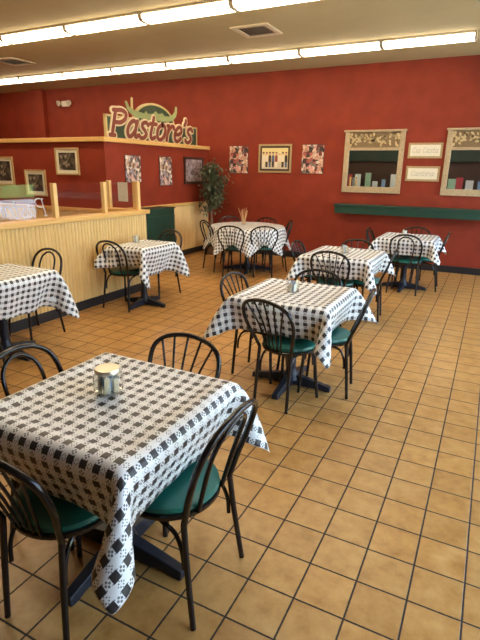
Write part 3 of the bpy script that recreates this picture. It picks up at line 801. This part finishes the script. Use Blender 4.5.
# ------------------------------------------------------------------ chairs
def make_chair(kind):
    t = thing('bistro_chair', (0, 0, 0), 0, 'chair', 'chair')
    sc = MB().lathe([(.001, .428), (.155, .428), (.188, .434), (.197, .447), (.193, .461), (.165, .473), (.10, .479), (.001, .481)], 40)
    sc.build('seat', M['seat'], t)
    MB().lathe([(.165, .412), (.196, .412), (.2, .418), (.2, .430), (.194, .434), (.165, .430)], 40).build('seat_rim', M['enamel'], t)
    if kind == 'fan':
        half_ = [(-.138, -.175, .425), (-.160, -.203, .50), (-.193, -.236, .58), (-.208, -.268, .665), (-.197, -.294, .74), (-.150, -.314, .787), (-.078, -.324, .811)]
        top = (0, -.327, .819); rx0, rx1, ry1 = .138, .146, -.212
    else:
        half_ = [(-.172, -.175, .425), (-.190, -.203, .53), (-.207, -.232, .62), (-.207, -.257, .70), (-.180, -.281, .77), (-.122, -.297, .815), (-.06, -.304, .833)]
        top = (0, -.306, .839); rx0, rx1, ry1 = .172, .200, -.225
    hoop = half_ + [top] + [(-x, y, z) for x, y, z in half_[::-1]]
    MB().tube(hoop, .0125, 10).build('back_hoop', M['enamel'], t)
    if kind == 'fan':
        tops = [(-.155, -.312, .783), (-.082, -.323, .808), (0, -.327, .816), (.082, -.323, .808), (.155, -.312, .783)]
        for k, tp_ in enumerate(tops):
            bx = (k-2)*.030
            mid = (bx+(tp_[0]-bx)*.36, -.245, .62)
            MB().tube([(bx, -.188, .43), mid, tp_], .0062, 8).build('spindle', M['enamel'], t)
    else:
        ih = [(-.088, -.184, .43), (-.098, -.217, .56), (-.106, -.251, .68), (-.092, -.279, .755), (-.045, -.296, .798)]
        MB().tube(ih + [(0, -.299, .808)] + [(-x, y, z) for x, y, z in ih[::-1]], .0095, 10).build('inner_hoop', M['enamel'], t)
    for s_ in (-1, 1):
        MB().tube([(s_*rx0, -.175, .425), (s_*(rx0*.6+rx1*.4), -.192, .25), (s_*rx1, ry1, 0)], [.0125, .0125, .0115], 10, smooth=3).build('leg', M['enamel'], t)
        fx0, fx1 = .135, .168
        MB().tube([(s_*fx0, .125, .42), (s_*(fx0+.012), .136, .25), (s_*fx1, .155, 0)], [.0125, .0125, .0115], 10, smooth=3).build('leg', M['enamel'], t)
        xr = rx0*.6+rx1*.4; xf = fx0+.012; i_ = .010
        MB().tube([(s_*(xr-i_), -.172, .235), (s_*(xr-i_), -.165, .31), (s_*(xr-i_-.004), -.135, .372), (s_*(xr-i_-.01), -.085, .392), (s_*(xf-.02), .03, .395),
                   (s_*(xf-.016), .085, .385), (s_*(xf-.014), .112, .345), (s_*(xf-.012), .122, .27)], .0088, 8).build('side_brace', M['enamel'], t)
    return t
fan = make_chair('fan'); dbl = make_chair('double'); uf, ud = [], []
G = 'dark metal bistro chairs with green seats'
def chair(kind, x, y, face, label, s=1.0):
    """x, y: middle of the seat; face: heading of the sitter in degrees (0 = +x, 90 = +y)"""
    return place(fan if kind == 'fan' else dbl, uf if kind == 'fan' else ud, (x, y, 0), math.radians(face-90), label, G, s)
# nearest table
chair('double', -.985, 1.355, 180, 'double-hoop chair at the open side of the nearest table, closest to the camera')
chair('fan', -1.280, 1.090, 93, 'fan-back chair in front of the nearest table, its back cut by the photo edge')
chair('fan', -1.300, 1.655, -90, 'fan-back chair on the far side of the nearest table, only its hoop showing')
chair('double', -1.555, 1.385, 2, 'double-hoop chair on the left of the nearest table, hoop above the cloth')
# mid-floor table
chair('fan', -1.170, 3.120, 76, 'fan-back chair in front of the mid-floor table, whole green seat seen from behind')
chair('fan', -.995, 3.430, 188, 'fan-back chair seen edge-on at the open side of the mid-floor table')
chair('fan', -1.525, 3.455, -2, 'fan-back chair on the half-wall side of the mid-floor table')
chair('fan', -1.250, 3.668, -90, 'fan-back chair between the mid-floor table and the third table, facing camera')
# third table
chair('fan', -1.430, 5.180, 90, 'fan-back chair at the near side of the third table, back to camera', 1.03)
chair('fan', -1.195, 5.530, 186, 'fan-back chair seen edge-on at the open side of the third table')
chair('fan', -1.750, 5.580, 0, 'fan-back chair peeping over the left edge of the third table')
chair('fan', -1.440, 5.800, -90, 'fan-back chair behind the third table, facing the camera')
# table below the ledge
chair('double', -.965, 7.135, 90, 'double-hoop chair at the near side of the table below the ledge')
chair('double', -.780, 7.500, 183, 'double-hoop chair seen edge-on at the open side of the table below the ledge')
chair('double', -1.290, 7.350, 0, 'double-hoop chair seen edge-on at the left of the table below the ledge')
chair('fan', -1.000, 7.795, -90, 'fan-back chair between the table below the ledge and the back wall')
# round table
def rchair(kind, ang, label, rr=.44, tw=0):
    a = math.radians(ang); chair(kind, RX+rr*math.cos(a), RY+rr*math.sin(a), ang+180+tw, label)
rchair('fan', -86, 'fan-back chair in front of the round table, back to the camera, left of the pair', .50, 8)
rchair('fan', -35, 'fan-back chair in front of the round table, right of the pair', .50, -24)
rchair('double', 30, 'dark bistro chair edge-on at the right end of the round table')
rchair('fan', 88, 'dark bistro chair behind the round table on the right of the breadsticks')
rchair('double', 143, 'dark bistro chair behind the round table, almost hidden, left of the breadsticks')
rchair('double', -150, 'dark bistro chair at the left end of the round table beside the wainscot', .46, 28)
# half wall tables
chair('double', -3.870, 4.545, 90, 'double-hoop chair on the near side of the small half-wall table')
chair('double', -3.895, 5.210, -98, 'dark bistro chair on the far side of the small half-wall table by the green cabinet')
chair('double', -3.985, 3.200, -92, 'double-hoop chair with its back against the half wall beside the table at the left edge')
chair('double', -3.70, 2.36, 90, 'dark bistro chair mostly hidden in front of the left-edge table')

# ------------------------------------------------------------------ table-top things
ZC = .7555
def packets(cx, cy, z0, rad, h, n, seed, group, where):
    r = random.Random(seed); cols = [('white', (.80, .78, .72)), ('tan', (.60, .50, .33)), ('white', (.82, .80, .75)), ('blue', (.30, .42, .62)), ('white', (.8, .77, .7)), ('brown', (.34, .23, .12))]
    for k in range(n):
        a = 2*PI*k/n+r.uniform(-.2, .2); q = rad*(.35 if k % 3 == 0 else .72); c = cols[k % len(cols)]
        nm = 'packet_'+c[0].replace(' ', '_')
        m = bpy.data.materials.get(nm) or mat(nm, c[1], .5)
        wd, ht = r.uniform(.020, .031), h*r.uniform(.62, .97)
        b = MB(); N = 5; vs = []
        for i in range(N+1):
            f_ = i/N; pu = .0045*math.sin(PI*f_)+.0004
            vs += [(-wd/2, -pu*.3, f_*ht), (0, -pu, f_*ht), (wd/2, -pu*.3, f_*ht), (wd/2, pu*.3, f_*ht), (0, pu, f_*ht), (-wd/2, pu*.3, f_*ht)]
        fs = [(i*6+j, i*6+(j+1) % 6, i*6+6+(j+1) % 6, i*6+6+j) for i in range(N) for j in range(6)]
        b.add(vs, fs); b.add(vs[:6], [(5, 4, 3, 2, 1, 0)]); b.add(vs[-6:], [(0, 1, 2, 3, 4, 5)])
        o = b.build('sweetener_packet', m)
        o.location = (cx+q*math.cos(a), cy+q*math.sin(a), z0); o.rotation_euler = (r.uniform(-.12, .12), r.uniform(-.12, .12), a+PI/2+r.uniform(-.9, .9))
        tag(o, 'small paper sweetener packet standing inside the %s' % where, 'packet', group)
def lid_jar(x, y, label, where, seed):
    t = thing('glass_jar', (x, y, ZC), .5, label, 'jar')
    pr_ = [(.001, 0), (.046, .0), (.056, .006), (.060, .02), (.060, .070), (.054, .084), (.048, .090), (.048, .098), (.045, .098), (.045, .088), (.051, .082), (.056, .070), (.056, .02), (.052, .01), (.001, .006)]
    vs_ = MB(); n = 32
    for k, (r_, z) in enumerate(pr_):
        for j in range(n):
            th = 2*PI*j/n; e = 1/max(abs(math.cos(th)), abs(math.sin(th)))**.45 if z < .084 else 1
            vs_.v.append((r_*e*math.cos(th), r_*e*math.sin(th), z))
    for i in range(len(pr_)-1):
        for j in range(n): vs_.f.append((i*n+j, i*n+(j+1) % n, (i+1)*n+(j+1) % n, (i+1)*n+j)); vs_.mi.append(0)
    vs_.build('jar_body', M['jar'], t)
    MB().lathe([(.001, .112), (.040, .112), (.049, .110), (.052, .104), (.052, .093), (.049, .092), (.049, .1), (.001, .1)], 32).build('lid', M['steel'], t)
    packets(x, y, ZC+.009, .048, .078, 16, seed, 'sweetener packets in the lidded jar', where)
lid_jar(-1.296, 1.372, 'glass jar of packets with a round metal lid on the nearest table', 'lidded jar on the nearest table', 3)
def caddy(x, y, rz, label, where, seed, s=1.0):
    t = thing('packet_caddy', (x, y, ZC), rz, label, 'caddy', 'clear packet caddies on the tables')
    a = .045*s; h = .075*s; g = .003
    MB().box(-a, a, -a, a, 0, .004).build('base', M['jar'], t, smooth=False)
    b = MB().box(-a, a, -a, -a+g, .004, h).box(-a, a, a-g, a, .004, h).box(-a, -a+g, -a+g, a-g, .004, h).box(a-g, a, -a+g, a-g, .004, h)
    b.build('sides', M['jar'], t, smooth=False)
    packets(x, y, ZC+.006, a*.82, h*1.2, 11, seed, 'sweetener packets in the caddy on the '+where, 'open caddy on the '+where)
caddy(-1.268, 3.392, .5, 'open clear caddy full of packets on the mid-floor table', 'mid-floor table', 5)
caddy(-1.420, 5.420, .4, 'open clear caddy full of packets on the third table', 'third table', 6)
caddy(-1.080, 7.430, .3, 'open clear caddy full of packets on the table below the ledge', 'table below the ledge', 8)
caddy(-3.905, 4.800, .6, 'open clear caddy of packets on the small table by the half wall', 'small half-wall table', 9)
# breadsticks
gx, gy = -3.70, 7.40
t = thing('breadstick_glass', (gx, gy, ZC), 0, 'drinking glass holding breadsticks on the round table', 'glass')
MB().lathe([(.001, 0), (.034, 0), (.036, .004), (.044, .12), (.041, .12), (.034, .012), (.001, .01)], 24).build('tumbler', M['jar'], t)
r = random.Random(4)
for k in range(9):
    a = 2*PI*k/9+r.uniform(-.2, .2); L = r.uniform(.22, .275); lean = r.uniform(.16, .34)
    bx, by = .012*math.cos(a), .012*math.sin(a)
    o = MB().tube([(0, 0, 0), (math.cos(a)*lean*.45*L, math.sin(a)*lean*.45*L, L*.5), (math.cos(a)*lean*L, math.sin(a)*lean*L, L)], [.0028, .0033, .0026], 8).build('breadstick', M['bread'])
    o.location = (gx+bx, gy+by, ZC+.013)
    tag(o, 'thin golden breadstick standing in the glass on the round table', 'breadstick', 'breadsticks in the glass')

# ------------------------------------------------------------------ behind the camera, seen in the mirrors: serving counter
ct = thing('serving_counter', (-3.0, -2.05, 0), 0, 'long dark serving counter reflected in the mirrors', 'counter')
MB().box(-3.2, 3.2, -.3, .3, 0, 1.0).build('body', M['brownwall'], ct, smooth=False)
MB().box(-3.25, 3.25, -.34, .34, 1.0, 1.04).build('counter_top', M['green'], ct, smooth=False)
struct(MB().box(-6.4, .4, YF, YF+.5, 2.05, 2.75).build('trim_1', M['green'], smooth=False))
cs = [('white', (.8, .8, .76)), ('red', (.5, .05, .06)), ('blue', (.25, .4, .6)), ('pale green', (.4, .6, .4))]
r = random.Random(11)
for k in range(18):
    c = cs[[0, 2, 1, 0, 3, 0, 2, 0, 1, 3, 0, 2, 0, 3, 1, 0, 2, 0][k]]; nm = 'card_'+c[0].replace(' ', '_'); m = bpy.data.materials.get(nm) or mat(nm, c[1], .5)
    x = -5.9+k*.34+r.uniform(-.05, .05); hh_ = r.uniform(.25, .58); wd = r.uniform(.14, .26)
    t = thing('counter_card', (x, -1.95+r.uniform(-.1, .1), 1.04), 0, '%s card standing on the counter reflected in the mirrors' % c[0], 'card', c[0]+' cards on the serving counter')
    MB().box(-wd/2, wd/2, -.006, .006, .01, hh_).build('panel', m, t, smooth=False); MB().box(-wd/2, wd/2, -.05, .05, 0, .012).build('stand', M['base'], t, smooth=False)
